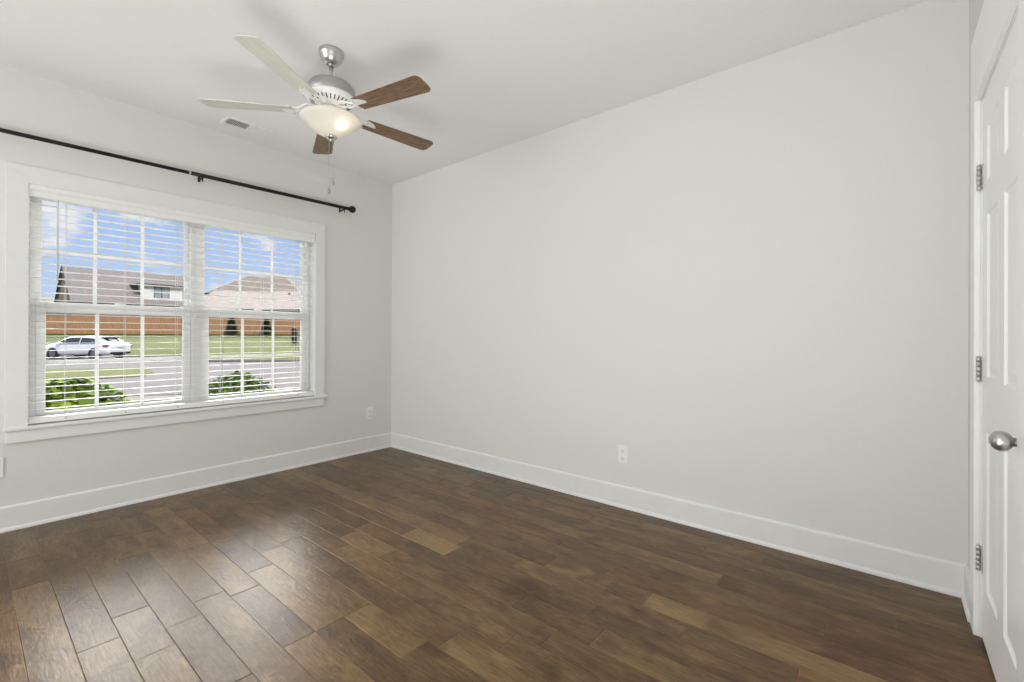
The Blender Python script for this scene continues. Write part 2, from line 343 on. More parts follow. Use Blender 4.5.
def dh_window(name, x0, x1, label):
    base = Vector(((x0 + x1) / 2, .12, WZ0)); e = structure(empty(name, base), label, 'window')
    f = MB(); z0, z1 = WZ0 + .004, WZ1
    f.box(x0, x0 + .024, .075, .165, z0, z1).box(x1 - .024, x1, .075, .165, z0, z1).box(x0 + .024, x1 - .024, .075, .165, z1 - .024, z1).box(x0 + .024, x1 - .024, .075, .165, z0, z0 + .02)
    fr = f.build('window_frame', M['vinyl'], e); fr.location = -base
    sash(x0 + .026, x1 - .026, 1.318, z1 - .026, .128, .155, .027, .03, .05, 'upper_sash', e, base)
    sash(x0 + .025, x1 - .025, z0 + .022, 1.368, .085, .113, .046, .066, .044, 'lower_sash', e, base)
    lk = MB().box((x0 + x1) / 2 - .03, (x0 + x1) / 2 + .03, .088, .112, 1.368, 1.38, .003).build('sash_lock', M['vinyl'], e); lk.location = -base
dh_window('window_1', -2.606, -1.738, 'left half of the twin six-over-six sash window')
dh_window('window_2', -1.711, -.842, 'right half of the twin six-over-six sash window')
structure(MB().box(-1.7375, -1.7115, .068, .165, WZ0 + .005, WZ1, .002).build('trim_3', M['vinyl']), 'white mullion post between the two window halves', 'window trim')

# ------------------------------------------------------------------ venetian blind
bl = tag(empty('window_blind', (-1.735, .035, 2.07)), 'wide white slatted blind, slats open, hung inside the window recess', 'blind')
def bp_(mb, name, m_=None, lab=None):
    o = mb.build(name, m_ or M['blind'], bl); o.location = (1.735, -.035, -2.07)
    if lab: o['label'] = lab
    return o
BX0, BX1 = -2.6160, -.8425
v = MB(); vp = [(0.012, 2.000), (-.006, 2.000), (-.010, 2.006), (-.010, 2.034), (-.018, 2.046), (-.018, 2.066), (-.014, 2.0745), (.012, 2.0745)]
A = [v.bm.verts.new((BX0 - .002, y, z)) for y, z in vp]; B = [v.bm.verts.new((BX1 + .002, y, z)) for y, z in vp]
for i in range(len(vp)): v.bm.faces.new((A[i], A[(i + 1) % len(vp)], B[(i + 1) % len(vp)], B[i]))
v.bm.faces.new(A[::-1]); v.bm.faces.new(B); bp_(v, 'valance')
bp_(MB().box(BX0, BX1, .013, .066, 2.015, 2.066, .002), 'headrail')
slat0 = None; zs = []; z = .699
while z < 1.985: zs.append(z); z += .0453
sm = MB(); prof = [(-.0215, -.0005), (-.011, .0004), (0, .0007), (.011, .0004), (.0215, -.0005)]
top = []; bot = []
for y, zz in prof: top.append((y, zz + .0008)); bot.append((y, zz - .0008))
ring = top + bot[::-1]
A = [sm.bm.verts.new((BX0, y, zz)) for y, zz in ring]; B = [sm.bm.verts.new((BX1, y, zz)) for y, zz in ring]
for i in range(len(ring)):
    f = sm.bm.faces.new((A[i], A[(i + 1) % len(ring)], B[(i + 1) % len(ring)], B[i]))
sm.bm.faces.new(A[::-1]); sm.bm.faces.new(B)
for i, zz in enumerate(zs):
    if slat0 is None: slat0 = sm.build('slat', M['blind'], bl); o = slat0
    else: o = slat0.copy(); C.objects.link(o); o.parent = bl
    o.location = (1.735, 0.003, zz - 2.07); o.rotation_euler = (math.radians(-3.0), 0, 0)
bp_(MB().box(BX0, BX1, -.002, .056, .617, .653, .005), 'bottom_rail')
CX = (-2.452, -2.158, -1.864, -1.568, -1.267, -.985)
for cx in CX:
    cm = MB()
    for yy in (.0135, .0625): cm.tube([(cx, yy, .653), (cx, yy, 2.02)], .0011, 6)
    bp_(cm, 'ladder_cord', M['cord'], 'thin grey ladder cord')
    bp_(MB().lathe([(0, -.004), (.006, -.003), (.007, 0), (.007, .004)], Matrix.Translation((cx, -.003, .635)) @ Matrix.Rotation(PI / 2, 4, 'X'), 12), 'cord_plug', M['cord'], 'small grey cord plug')
wd = MB().tube([(-2.494, -.012, 2.0), (-2.494, -.013, 1.97), (-2.494, -.012, 1.50)], .0045, 8).ball((-2.494, -.012, 1.49), (.006, .006, .014))
bp_(wd, 'tilt_wand', M['cord'], 'grey tilt wand')

# ------------------------------------------------------------------ curtain rod
cr_ = tag(empty('curtain_rod', (-1.75, 0, 2.3455)), 'long black curtain rod with ball finial above the window', 'curtain rod')
cr_.rotation_euler = (0, -.0105, 0)      # hangs a touch lower at its left end
def rp(mb, name, m_=None, lab=None):
    o = mb.build(name, m_ or M['black'], cr_); o.location = (1.75, 0, -2.352)
    if lab: o['label'] = lab
    return o
RY, RZ = -.085, 2.352
rp(MB().tube([(-3.05, RY, RZ), (-1.80, RY, RZ)], .0125, 16), 'inner_rod')
rp(MB().tube([(-1.812, RY, RZ), (-.545, RY, RZ)], .0145, 16), 'outer_rod')
rp(MB().tube([(-1.824, RY, RZ), (-1.812, RY, RZ)], .0142, 16), 'glint_ring', M['steel'], 'pale glint on the tube end, shaped as a ring')  # glint on the tube end, put in as a pale metal ring
for sx, x in ((1, -.512), (-1, -3.082)):
    mt_ = Matrix.Translation((x, RY, RZ)) @ Matrix.Rotation(PI / 2 * sx, 4, 'Y')
    rp(MB().lathe([(.0145, -.045), (.016, -.045), (.0165, -.034), (.011, -.033), (.018, -.028), (.029, -.016), (.033, 0), (.029, .016), (.018, .028), (0, .033)], mt_, 24), 'finial')
for x in (-.592, -1.737, -2.95):
    k = MB().box(x - .008, x + .008, -.005, 0, RZ - .03, RZ + .01, .002).box(x - .004, x + .004, RY, -.004, RZ - .021, RZ - .011, .001)
    k.tube([(x, RY - .017 * math.cos(a), RZ - .001 + .017 * math.sin(a)) for a in [(-PI / 2 - 1.4) + 2.8 * i / 10 for i in range(11)]], .003, 8)
    bk = rp(k, 'bracket')
    sc = MB().tube([(x, RY, RZ - .046), (x, RY, RZ - .015)], [.0035, .005], 10); sc.build('thumb_screw', M['black'], bk)

# ------------------------------------------------------------------ outlets
def outlet(loc, rz, label):
    e = tag(empty('electrical_outlet', loc, rz), label, 'outlet', 'white wall outlets')
    p_ = MB().box(-.037, .037, -.006, 0, -.06, .06, .003); p_.lathe([(.003, 0), (.003, .0015), (0, .002)], Matrix.Translation((0, -.006, 0)) @ Matrix.Rotation(PI / 2, 4, 'X'), 10); p_.build('cover_plate', M['plastic'], e)
    for zc in (.025, -.025):
        r_ = MB().box(-.0165, .0165, -.0085, -.005, zc - .0145, zc + .0145, .003).build('receptacle', M['plastic'], e)
        s_ = MB().box(-.0085, -.006, -.0089, -.008, zc - .004, zc + .007).box(.006, .0085, -.0089, -.008, zc - .003, zc + .006)
        s_.lathe([(.0032, 0), (.0032, .0007), (0, .0007)], Matrix.Translation((0, -.0082, zc - .0085)) @ Matrix.Rotation(PI / 2, 4, 'X'), 10); s_.build('slots', M['slot'], r_)['label'] = 'dark plug slots'
    return e
outlet((0, -2.626, .359), -PI / 2, 'white wall outlet low on the long plain wall')
outlet((-.262, 0, .378), 0, 'white wall outlet right of the window, near the corner')
outlet((-2.751, 0, .382), 0, 'white wall outlet left of the window, cut by the picture edge')

# ------------------------------------------------------------------ ceiling register
vx0, vx1, vy0, vy1 = -1.660, -1.323, -.352, -.200
vt = tag(empty('ceiling_vent', ((vx0 + vx1) / 2, (vy0 + vy1) / 2, H)), 'white ceiling air register near the window wall, one half dark', 'air vent')
vc = Vector((-(vx0 + vx1) / 2, -(vy0 + vy1) / 2, -H))
def vpart(mb, name, m_, lab=None):
    o = mb.build(name, m_, vt); o.location = vc
    if lab: o['label'] = lab
    return o
fr = MB(); xm = (vx0 + vx1) / 2
for a in ((vx0, vx0 + .02, vy0, vy1), (vx1 - .02, vx1, vy0, vy1), (vx0 + .02, vx1 - .02, vy0, vy0 + .022), (vx0 + .02, vx1 - .02, vy1 - .022, vy1), (xm - .006, xm + .006, vy0 + .022, vy1 - .022)):
    fr.box(*a, H - .007, H, .001)
vpart(fr, 'frame', M['fanwhite'])
vpart(MB().box(vx0 + .01, vx1 - .01, vy0 + .01, vy1 - .01, H - .0012, H), 'duct_opening', M['duct'], 'dark duct behind the louvres')
for (a, b2, ang) in ((vx0 + .022, xm - .008, -36), (xm + .008, vx1 - .022, 40)):
    n = 11
    for i in range(n):
        x = a + (b2 - a) * (i + .5) / n
        mt_ = Matrix.Translation((x, 0, H - .0048)) @ Matrix.Rotation(math.radians(ang), 4, 'Y')
        q = MB(); q.box(-.0052, .0052, vy0 + .022, vy1 - .022, -.0005, .0005, 0, mt_); vpart(q, 'louvre', M['fanwhite'])

# ------------------------------------------------------------------ ceiling fan
FX, FY = -1.571, -1.627
fan = tag(empty('ceiling_fan', (FX, FY, H)), 'five-bladed ceiling fan with lit frosted bowl lamp hanging from the ceiling', 'ceiling fan')
def fp(mb, name, m_, lab=None, par=None, rot=None):
    o = mb.build(name, m_, par or fan)
    if lab: o['label'] = lab
    if rot: o.rotation_euler = rot
    return o
cn = fp(MB().lathe([(0, 0), (.064, 0), (.066, -.010), (.064, -.028), (.058, -.034), (.054, -.048), (.044, -.063), (.030, -.073), (.022, -.075), (.020, -.068), (0, -.068)], n=40), 'canopy', M['nickel'], 'brushed nickel canopy')
fp(MB().ball((0, 0, -.073), (.016, .016, .012)), 'hanger_ball', M['nickel'], None, cn)
fp(MB().tube([(0, 0, -.07), (0, 0, -.175)], .0105, 16), 'downrod', M['nickel'], 'brushed nickel downrod')
hs = fp(MB().lathe([(0, -.162), (.020, -.162), (.026, -.172), (.075, -.177), (.110, -.190), (.126, -.212), (.130, -.232), (.130, -.256), (.126, -.260), (0, -.260)], n=56), 'motor_housing', M['fansilver'], 'silver dome over the motor')
wb = fp(MB().lathe([(.125, -.2595), (.130, -.2595), (.132, -.265), (.126, -.274), (.114, -.282), (.078, -.302), (.074, -.310), (.056, -.313), (.052, -.322), (0, -.322)], n=56), 'vented_base', M['fanwhite'], 'white slotted motor base')
vs_ = MB()
for k in range(30):
    a = 2 * PI * k / 30
    mt_ = Matrix.Rotation(a, 4, 'Z') @ Matrix.Translation((.099, 0, -.2815)) @ Matrix.Rotation(math.atan2(.022, .04), 4, 'Y').inverted()
    mt_ = Matrix.Rotation(a, 4, 'Z') @ Matrix.Translation((.096, 0, -.2922)) @ Matrix.Rotation(-.503, 4, 'Y')
    vs_.box(-.015, .015, -.0028, .0028, -.0014, .0014, 0, mt_)
fp(vs_, 'vent_slots', M['slot'], 'dark radial vent slots', wb)
fp(MB().lathe([(0, -.32), (.056, -.32), (.060, -.328), (.060, -.352), (.052, -.361), (.07, -.368), (.075, -.376), (0, -.376)], n=40), 'switch_housing', M['fanwhite'], 'white switch housing')
bowl = fp(MB().lathe([(.146, -.374), (.156, -.375), (.160, -.380), (.157, -.389), (.145, -.401), (.122, -.418), (.097, -.436), (.070, -.456), (.044, -.471), (.02, -.479), (.02, -.475), (.043, -.467), (.069, -.452), (.095, -.432), (.120, -.414), (.142, -.397), (.152, -.388), (.151, -.381), (.142, -.378)], n=56), 'lamp_bowl', M['bowl'], 'frosted cream glass lamp bowl')
fp(MB().lathe([(0, -.470), (.030, -.471), (.032, -.479), (.024, -.485), (.013, -.489), (.011, -.496), (.006, -.501), (0, -.503)], n=28), 'finial', M['nickel'], 'nickel finial under the bowl')
# bulbs inside the bowl
for k, a in enumerate((-1.45, 1.8)):
    cx, cy = .084 * math.cos(a), .084 * math.sin(a)
    fp(MB().lathe([(0, .04), (.013, .04), (.013, .02), (.02, .012), (.026, -.004), (.022, -.022), (.012, -.031), (0, -.034)], Matrix.Translation((cx, cy, -.412)), 20), 'bulb', M['bulb'] if k == 0 else M['fanwhite'], 'glowing bulb' if k == 0 else None)
# blades
def blade_mb():
    mb = MB(); n = 10; r0, r1 = .205, .653; th = .005
    out = []
    def half(s): 
        pts = []
        for i in range(n + 1):
            t_ = i / n; r = r0 + (r1 - .03 - r0) * t_; pts.append((r, s * (.048 + .014 * t_)))
        return pts
    up = half(1); dn = half(-1)
    tip = [(r1 - .03 + .03 * math.sin(a), 0.062 * (1 if math.cos(a) >= 0 else -1) * abs(math.cos(a)) ** .45) for a in [PI * i / 14 for i in range(1, 14)]]
    root = [(r0 - .008, -.030), (r0 - .016, 0), (r0 - .008, .030)]
    loop = up + tip + dn[::-1] + root
    mb.poly([(x, y, th / 2) for x, y in loop], th, (0, 0, -1)); return mb
def iron_mb():
    mb = MB(); z0, z1 = -.300, -.345
    # two lyre-shaped arms
    for s in (1, -1):
        pts = [(.062, s * .012, -.314), (.085, s * .026, -.315), (.108, s * .038, -.318), (.132, s * .036, -.323), (.150, s * .022, -.328), (.168, s * .012, -.331), (.190, s * .016, -.336), (.212, s * .034, -.3385)]
        mb.tube(pts, [.006, .006, .0055, .0055, .0055, .006, .006, .005], 8)
        # scroll
        mb.tube([(.118 + .011 * math.cos(a), s * (.021 + .010 * math.sin(a)), -.319 - .12 * (.011 * math.cos(a))) for a in [2 * PI * i / 14 for i in range(14)]], .003, 6, True)
    mb.box(.055, .075, -.024, .024, -.319, -.312, .002)
    # lobed plate under the blade
    lp = []
    for i in range(40):
        a = 2 * PI * i / 40; r = .034 + .012 * max(0, math.cos(3 * a))
        lp.append((.222 + r * math.cos(a) * .95, r * 1.15 * math.sin(a), -.3365))
    mb.poly(lp, .004, (0, 0, -1)); return mb
PH = 3.671; ZB = -.337
kinds = {0: ('pale', 'fan blade painted pale with window glare, toward the camera side'), 1: ('walnut', 'walnut brown fan blade'), 2: ('walnut', 'walnut brown fan blade'), 3: ('walnut', 'walnut brown fan blade'), 4: ('pale', 'fan blade painted pale with window glare')}
bmesh0 = None; imesh0 = None; smesh0 = None
for k in range(5):
    a = PH + k * 2 * PI / 5
    bo = fp(blade_mb(), 'blade', M[kinds[k][0]], 'blade painted pale with window glare' if kinds[k][0] == 'pale' else 'walnut brown blade')
    bo.rotation_euler = (math.radians(-8), 0, a); bo.location = (0, 0, ZB)
    io = fp(iron_mb(), 'blade_iron', M['fanwhite'], 'white scrolled blade bracket'); io.rotation_euler = (0, 0, a)
    for (sx, sy) in ((.262, 0), (.203, .034), (.203, -.034)):
        s3 = MB().lathe([(0, -.3465), (.004, -.345), (.0055, -.342), (.0055, -.339)], Matrix.Translation((sx, sy, 0)), 10)
        fp(s3, 'screw', M['steel'], 'steel blade screw', io)
# pull chains
for (x, y, z1, ln) in ((.0095, -.005, -.486, .212), (-.0085, .0045, -.486, .262)):
    ch = MB(); n = int(ln / .006)
    ch.tube([(x, y, z1), (x, y, z1 - ln)], .0008, 6)
    for i in range(n): ch.ball((x, y, z1 - .006 * (i + .5)), (.0017, .0017, .0017), 1)
    c_ = fp(ch, 'pull_chain', M['nickel'], 'fine pull chain')
    fp(MB().lathe([(0, .0), (.003, -.002), (.0035, -.010), (.007, -.020), (.0095, -.032), (.006, -.043), (0, -.046)], Matrix.Translation((x, y, z1 - ln)), 14), 'pull_fob', M['steeld'], None, c_)

# ------------------------------------------------------------------ door
dr = structure(empty('door_1', (DX1, YB, 0)), 'white six-panel door, closed, with egg-shaped nickel knob', 'door')
def dp(mb, name, m_, lab=None):
    o = mb.build(name, m_, dr); o.location = (-DX1, -YB, 0)
    if lab: o['label'] = lab
    return o
YF = YB - .004; d0, d1 = DX0, DX1 - .002; zb, zt = .014, DZ - .002
bm = bmesh.new(); xs = [d0, d0 + .108, d0 + .332, d0 + .434, d0 + .658, d1]; zs_ = [zb, .225, .815, 1.015, 1.625, 1.745, 1.955, zt]
def quad(pts): bm.faces.new([bm.verts.new(q) for q in pts])
def ringq(r0, y0, r1, y1):
    a = [(r0[0], y0, r0[2]), (r0[1], y0, r0[2]), (r0[1], y0, r0[3]), (r0[0], y0, r0[3])]; b2 = [(r1[0], y1, r1[2]), (r1[1], y1, r1[2]), (r1[1], y1, r1[3]), (r1[0], y1, r1[3])]
    for i in range(4): quad((a[i], a[(i + 1) % 4], b2[(i + 1) % 4], b2[i]))
ins = lambda r, d: (r[0] + d, r[1] - d, r[2] + d, r[3] - d)
for i in range(5):
    for j in range(7):
        r = (xs[i], xs[i + 1], zs_[j], zs_[j + 1])
        if i in (1, 3) and j in (1, 3, 5):
            ringq(r, YF, ins(r, .006), YF - .007); ringq(ins(r, .006), YF - .007, ins(r, .016), YF - .009); ringq(ins(r, .016), YF - .009, ins(r, .042), YF - .003)
            q = ins(r, .042); quad(((q[0], YF - .003, q[2]), (q[1], YF - .003, q[2]), (q[1], YF - .003, q[3]), (q[0], YF - .003, q[3])))
        else: quad(((r[0], YF, r[2]), (r[1], YF, r[2]), (r[1], YF, r[3]), (r[0], YF, r[3])))
quad(((d0, YF - .035, zb), (d1, YF - .035, zb), (d1, YF - .035, zt), (d0, YF - .035, zt)))
for (xa, xb, za, zc) in ((d0, d0, zb, zt), (d1, d1, zb, zt)): quad(((xa, YF, za), (xa, YF - .035, za), (xa, YF - .035, zc), (xa, YF, zc)))
for zc in (zb, zt): quad(((d0, YF, zc), (d1, YF, zc), (d1, YF - .035, zc), (d0, YF - .035, zc)))
bmesh.ops.remove_doubles(bm, verts=bm.verts[:], dist=1e-5); mb = MB(); mb.bm = bm; dp(mb, 'door_slab', M['door'])
for zc in (1.787, 1.0425, .309):
    hm = MB(); nk = 5; hx, hy = DX1 - .001, YB + .0055; hh = .096
    for i in range(nk):
        za = zc - hh / 2 + hh / nk * i; hm.tube([(hx, hy, za + .0012), (hx, hy, za + hh / nk - .0012)], .0068, 14)
    hm.ball((hx, hy, zc + hh / 2 + .001), (.005, .005, .004), 1).ball((hx, hy, zc - hh / 2 - .001), (.005, .005, .004), 1)
    h_ = dp(hm, 'hinge', M['steel'], 'silvery steel hinge')
    lf = MB().box(hx - .032, hx - .004, YF, YF + .0022, zc - hh / 2, zc + hh / 2, .0006).box(hx + .001, hx + .0035, YB + .0005, YB + .012, zc - hh / 2, zc + hh / 2); lf.build('hinge_leaf', M['steel'], h_)
    pn = MB()
    for i in range(1, nk): pn.tube([(hx, hy, zc - hh / 2 + hh / nk * i - .0016), (hx, hy, zc - hh / 2 + hh / nk * i + .0016)], .0058, 10)
    pn.build('hinge_gap', M['steeld'], h_)['label'] = 'dark gap between hinge knuckles'
km = Matrix.Translation((-1.094, YF - .001, .888)) @ Matrix.Rotation(-PI / 2, 4, 'X')
kb = dp(MB().lathe([(0, .02), (.011, .021), (.0125, .026), (.019, .030), (.0245, .036), (.0275, .044), (.0275, .051), (.0245, .059), (.018, .066), (.009, .0705), (0, .072)], km, 40), 'doorknob', M['nickel'], 'egg-shaped satin nickel knob')
ro = MB().lathe([(0, 0), (.033, 0), (.033, .004), (.029, .008), (.016, .010), (.0125, .014), (.0115, .022), (0, .022)], km, 40); ro.build('rose', M['nickel'], kb)
tr2 = structure(empty('trim_2', (-.3, YB, 0)), 'white casing and jamb around the door', 'door trim')
def t2(mb, name):
    o = mb.build(name, M['door'], tr2); o.location = (.3, -YB, 0); return o
t2(MB().box(DX1 + .004, -.243, YB, YB + .018, 0, DZ + .004, .002), 'side_casing')
t2(MB().box(DX0 - .10, DX0 - .004, YB, YB + .018, 0, DZ + .004, .002), 'side_casing')
t2(MB().box(DX0 - .10, -.243, YB, YB + .018, DZ + .0042, DZ + .27, .002), 'head_casing')
t2(MB().box(DX1 + .0005, DX1 + .004, YB - .12, YB, 0, DZ + .0005).box(DX0 - .004, DX0 - .0005, YB - .12, YB, 0, DZ + .0005).box(DX0 - .004, DX1 + .004, YB - .12, YB, DZ + .0005, DZ + .004), 'jamb')

# ================================================================== OUTDOORS
GZ = -.5
def ground(name, pts, z, m_, label, cat, sub=False):
    return structure(MB().poly([(x, y, z) for x, y in pts], .05, (0, 0, -1)).build(name, m_), label, cat)
# paved street filling the middle ground
ground('street_pavement', [(-40, 11.9), (-1.74, 13.0), (.42, 11.6), (2.0, 10.45), (3.52, 9.4), (30, -8), (60, -8), (60, 60), (-40, 60)], GZ, M['concrete'], 'pale concrete street crossing beyond the window', 'street')
ground('front_lawn', [(-40, .3), (40, .3), (40, -14.6), (3.52, 9.05), (2.0, 10.1), (.42, 11.25), (-1.74, 12.65), (-40, 11.55)], GZ + .02, M['grass'], 'strip of grass just outside the window', 'lawn')
ground('sidewalk', [(-40, 9.0), (-1.9, 10.9), (.27, 9.9), (1.8, 8.7), (3.0, 7.8), (16, -1), (17, -.3), (3.4, 8.7), (1.9, 9.85), (.35, 10.95), (-1.8, 12.1), (-40, 10.4)], GZ + .035, M['curb'], 'pale sidewalk between the shrubs and the street', 'sidewalk')
ground('corner_lawn', [(-40, 19.8), (-1.36, 18.95), (1.73, 19.0), (2.45, 20.6), (2.72, 22.4), (2.6, 23.95), (-.84, 26.7), (-40, 30)], GZ + .03, M['grass'], 'grass island at the street corner in front of the white car', 'lawn')
ground('corner_soil', [(-40, 19.3), (-1.36, 18.45), (1.77, 18.5), (1.73, 19.02), (-1.36, 18.97), (-40, 19.82)], GZ + .028, M['soil'], 'brown dirt edge of the grass island', 'soil')
# far lawn rising to the fence
mb = MB()
curb = [(-60, 100), (-.15, 44.8), (4.94, 38.5), (6.71, 33.5), (6.5, 27.6), (11.39, 23.3), (45, -5)]
fen = [(-60, 136), (.25, 64.4), (4.3, 59.5), (7.33, 55.83), (11.0, 51.4), (14.42, 47.26), (45, 10.5)]
far = [(-60, 300), (.25, 300), (20, 280), (60, 250), (90, 220), (120, 180), (180, 120)]
NS = 8
grid = []
for (cx, cy), (fx, fy) in zip(curb, fen):
    row = []
    for i in range(NS + 1):
        t_ = i / NS; row.append(mb.bm.verts.new((cx + (fx - cx) * t_, cy + (fy - cy) * t_, GZ + .03 + (1.16 - GZ) * (t_ ** .9))))
    grid.append(row)
for r, (x, y) in zip(grid, far): r.append(mb.bm.verts.new((x, y, 1.3)))
for a, b2 in zip(grid, grid[1:]):
    for i in range(NS + 1):
        f = mb.bm.faces.new((a[i], b2[i], b2[i + 1], a[i + 1])); f.smooth = True
structure(mb.build('far_lawn', M['grass']), 'green lawn rising to the orange fence', 'lawn')
# curb of the far lawn
mb = MB()
mb.tube([(x, y, GZ + .03) for x, y in curb], .12, 8); structure(mb.build('far_curb', M['curb']), 'concrete curb along the far lawn', 'curb')

# cedar fence along the top of the lawn
fA, fB = Vector((-12, 79.2, 0)), Vector((34.5, 22.9, 0)); fd = (fB - fA); FL = fd.length; fd.normalize(); fang = math.atan2(fd.y, fd.x)
fe = tag(empty('wooden_fence', (fA.x, fA.y, 1.12), fang), 'long orange cedar board fence across the top of the lawn', 'fence')
mb = MB(); n = int(FL / .15)
for i in range(n):
    hz = 1.80 + random.uniform(-.012, .012); mb.box(i * .15, i * .15 + .143, -.012 + random.uniform(-.004, .004), .01, .02, hz)
mb.build('board_panel', M['cedar'], fe)
mb = MB()
for z in (.3, .95, 1.6): mb.box(0, FL, .011, .05, z, z + .09)
mb.build('rails', M['cedar'], fe)
mb0 = MB().box(-.05, .05, .051, .151, -.3, 1.84, .01).build('post', M['cedar'], fe)
for i in range(1, int(FL / 2.44) + 1):
    o = mb0.copy(); C.objects.link(o); o.parent = fe; o.location = (i * 2.44, 0, 0)

# house with gable end and shed dormer
h1 = tag(empty('house', (13.2, 80.1, 1.2)), 'far brick house with grey-brown gable roof and white dormer', 'house', 'houses beyond the fence')
x0, x1, yd, ze, zr = -7.65, 6.9, 7.5, 3.9, 8.9
mb = MB(); 
gp = [(-1, -yd + .5), (1, yd - .5)]
mb.box(x0 + .15, x1 - .15, -yd + .5, yd - .5, 0, ze)
for xx in (x0 + .15, x1 - .15 - .2): mb.poly([(xx, -yd + .5, ze), (xx, yd - .5, ze), (xx, 0, zr - .35)], .2, (1, 0, 0))
mb.build('brick_wall', M['brick'], h1)
mb = MB()
for s in (1, -1): mb.poly([(x0, 0, zr), (x1, 0, zr), (x1, s * yd, ze), (x0, s * yd, ze)], .22, (0, 0, -1))
rf_ = mb.build('roof', M['roofa'], h1)
mb = MB()
for xx in (x0 - .12, x1): 
    for s in (1, -1): mb.poly([(xx, 0, zr + .06), (xx, s * (yd + .1), ze - .04), (xx, s * (yd + .1), ze - .3), (xx, 0, zr - .28)], .12, (1, 0, 0))
for s in (1, -1): mb.box(x0, x1, s * yd - (.1 if s > 0 else 0) + (0 if s > 0 else -.02), s * yd + .1, ze - .4, ze - .02)
mb.build('fascia', M['fascia'], h1)['label'] = 'dark fascia boards'
# dormer on the street side
dx0, dx1 = -.45, 4.05; dfy = -6.3
mb = MB(); zb_ = zr - (zr - ze) * (-dfy) / yd
mb.poly([(dx0, dfy, zb_ - .1), (dx0, dfy, 6.72), (dx0, -3.2, 6.8)], dx1 - dx0, (1, 0, 0)); dm = mb.build('dormer', M['siding'], h1); dm['label'] = 'white sided dormer'
mb = MB().poly([(dx0 - .85, dfy - .6, 6.68), (dx1 + .4, dfy - .6, 6.68), (dx1 + .4, -3.0, 6.83), (dx0 - .85, -3.0, 6.83)], .14, (0, 0, 1)); mb.build('dormer_roof', M['roofa'], dm)
mb = MB().box(dx0 - .87, dx1 + .42, dfy - .66, dfy - .56, 6.56, 6.80).box(dx0 - .87, dx0 - .79, dfy - .6, -3.3, 6.6, 6.7); mb.build('dormer_fascia', M['fascia'], dm)['label'] = 'dark dormer eave'
wm = MB(); wx0, wx1, wz0, wz1 = .75, 2.5, 4.85, 6.5
for a in ((wx0, wx0 + .07, wz0, wz1), (wx1 - .07, wx1, wz0, wz1), (wx0, wx1, wz0, wz0 + .07), (wx0, wx1, wz1 - .07, wz1), ((wx0 + wx1) / 2 - .05, (wx0 + wx1) / 2 + .05, wz0, wz1)): wm.box(a[0], a[1], dfy - .06, dfy + .02, a[2], a[3])
ww = wm.build('dormer_window', M['fascia'], dm); ww['label'] = 'dark framed dormer window'
mb = MB().box(wx0 + .07, wx1 - .07, dfy - .03, dfy - .01, wz0 + .07, wz1 - .07)
mb.build('window_glass', M['hglass'], dm)
for px_ in (-4.6, -3.2): MB().lathe([(0, 0), (.08, 0), (.08, .5), (0, .5)], Matrix.Translation((px_, -4.2, 5.35)), 10).build('roof_vent', M['siding'], h1)

def hip_house(loc, ang, u0, u1, r0, r1, D, ze, zr, roofm, label, vents=()):
    e = tag(empty('house', loc, ang), label, 'house', 'houses beyond the fence')
    MB().box(u0 + .5, u1 - .5, .5, 2 * D - .5, 0, ze).build('brick_wall', M['brick'], e)
    mb = MB(); v_ = [mb.bm.verts.new(q) for q in ((u0, 0, ze), (u1, 0, ze), (u1, 2 * D, ze), (u0, 2 * D, ze), (r0, D, zr), (r1, D, zr))]
    for f in ((0, 1, 5, 4), (1, 2, 5), (2, 3, 4, 5), (3, 0, 4), (3, 2, 1, 0)): mb.bm.faces.new([v_[i] for i in f])
    mb.build('hip_roof', roofm, e)
    mb = MB().box(u0, u1, -.05, .05, ze - .28, ze).box(u0, u1, 2 * D - .05, 2 * D + .05, ze - .28, ze).box(u0 - .05, u0 + .05, .05, 2 * D - .05, ze - .28, ze).box(u1 - .05, u1 + .05, .05, 2 * D - .05, ze - .28, ze)
    mb.build('fascia', M['fascia'], e)['label'] = 'dark fascia boards'
    for (u, d, h_) in vents:
        z = ze + (zr - ze) * d / D; MB().lathe([(0, -.3), (.12, -.3), (.12, h_), (0, h_)], Matrix.Translation((u, d, z)), 10).build('roof_vent', M['fascia'], e)
    return e
ang = math.atan2(-.772, .637)
hip_house((17.15, 65.9, 1.2), ang, -3.2, 24, -2.0, 19, 6, 3.3, 6.25, M['roofb'], 'low far house with broad pale tan hip roof', ((9.5, 4.6, .35), (12.5, 4.6, .35), (17, 4.7, .3)))
hip_house((24.6, 88.3, 1.2), ang, -.5, 16.5, 4.2, 11, 5.2, 7.25, 10.9, M['roofc'], 'farthest taller house with darker brown hip roof', ())
hip_house((2.9, 90.0, 1.2), 0.02, -9, 7.0, -6, 3.0, 5, 4.1, 5.6, M['roofc'], 'small piece of a far low roof at the left window edge', ())

# evergreens before the fence
def evergreen(loc, h_, r_, label, seed):
    rnd = random.Random(seed); e = tag(empty('evergreen_shrub', loc), label, 'tree', 'dark evergreens in front of the fence')
    mb = MB()
    for i in range(1100):
        t_ = rnd.random() ** .8; a = rnd.random() * 2 * PI; z = .02 + (h_ - .02) * t_; rr = r_ * (1 - t_) ** .75 * rnd.uniform(.3, 1.05)
        c = Vector((rr * math.cos(a), rr * math.sin(a), z)); d = Vector((math.cos(a), math.sin(a), .5)).normalized(); sd = Vector((-math.sin(a), math.cos(a), 0)); l_ = rnd.uniform(.16, .28)
        mb.poly([c - d * l_ * .3 + sd * .04, c + d * l_, c - d * l_ * .3 - sd * .04, c - d * l_ * .2 + Vector((0, 0, .05))])
    mb.build('foliage', M['needle'], e, recalc=False)
    MB().tube([(0, 0, -.1), (0, 0, h_ * .85)], [.05, .012], 8).build('trunk', M['stem'], e)
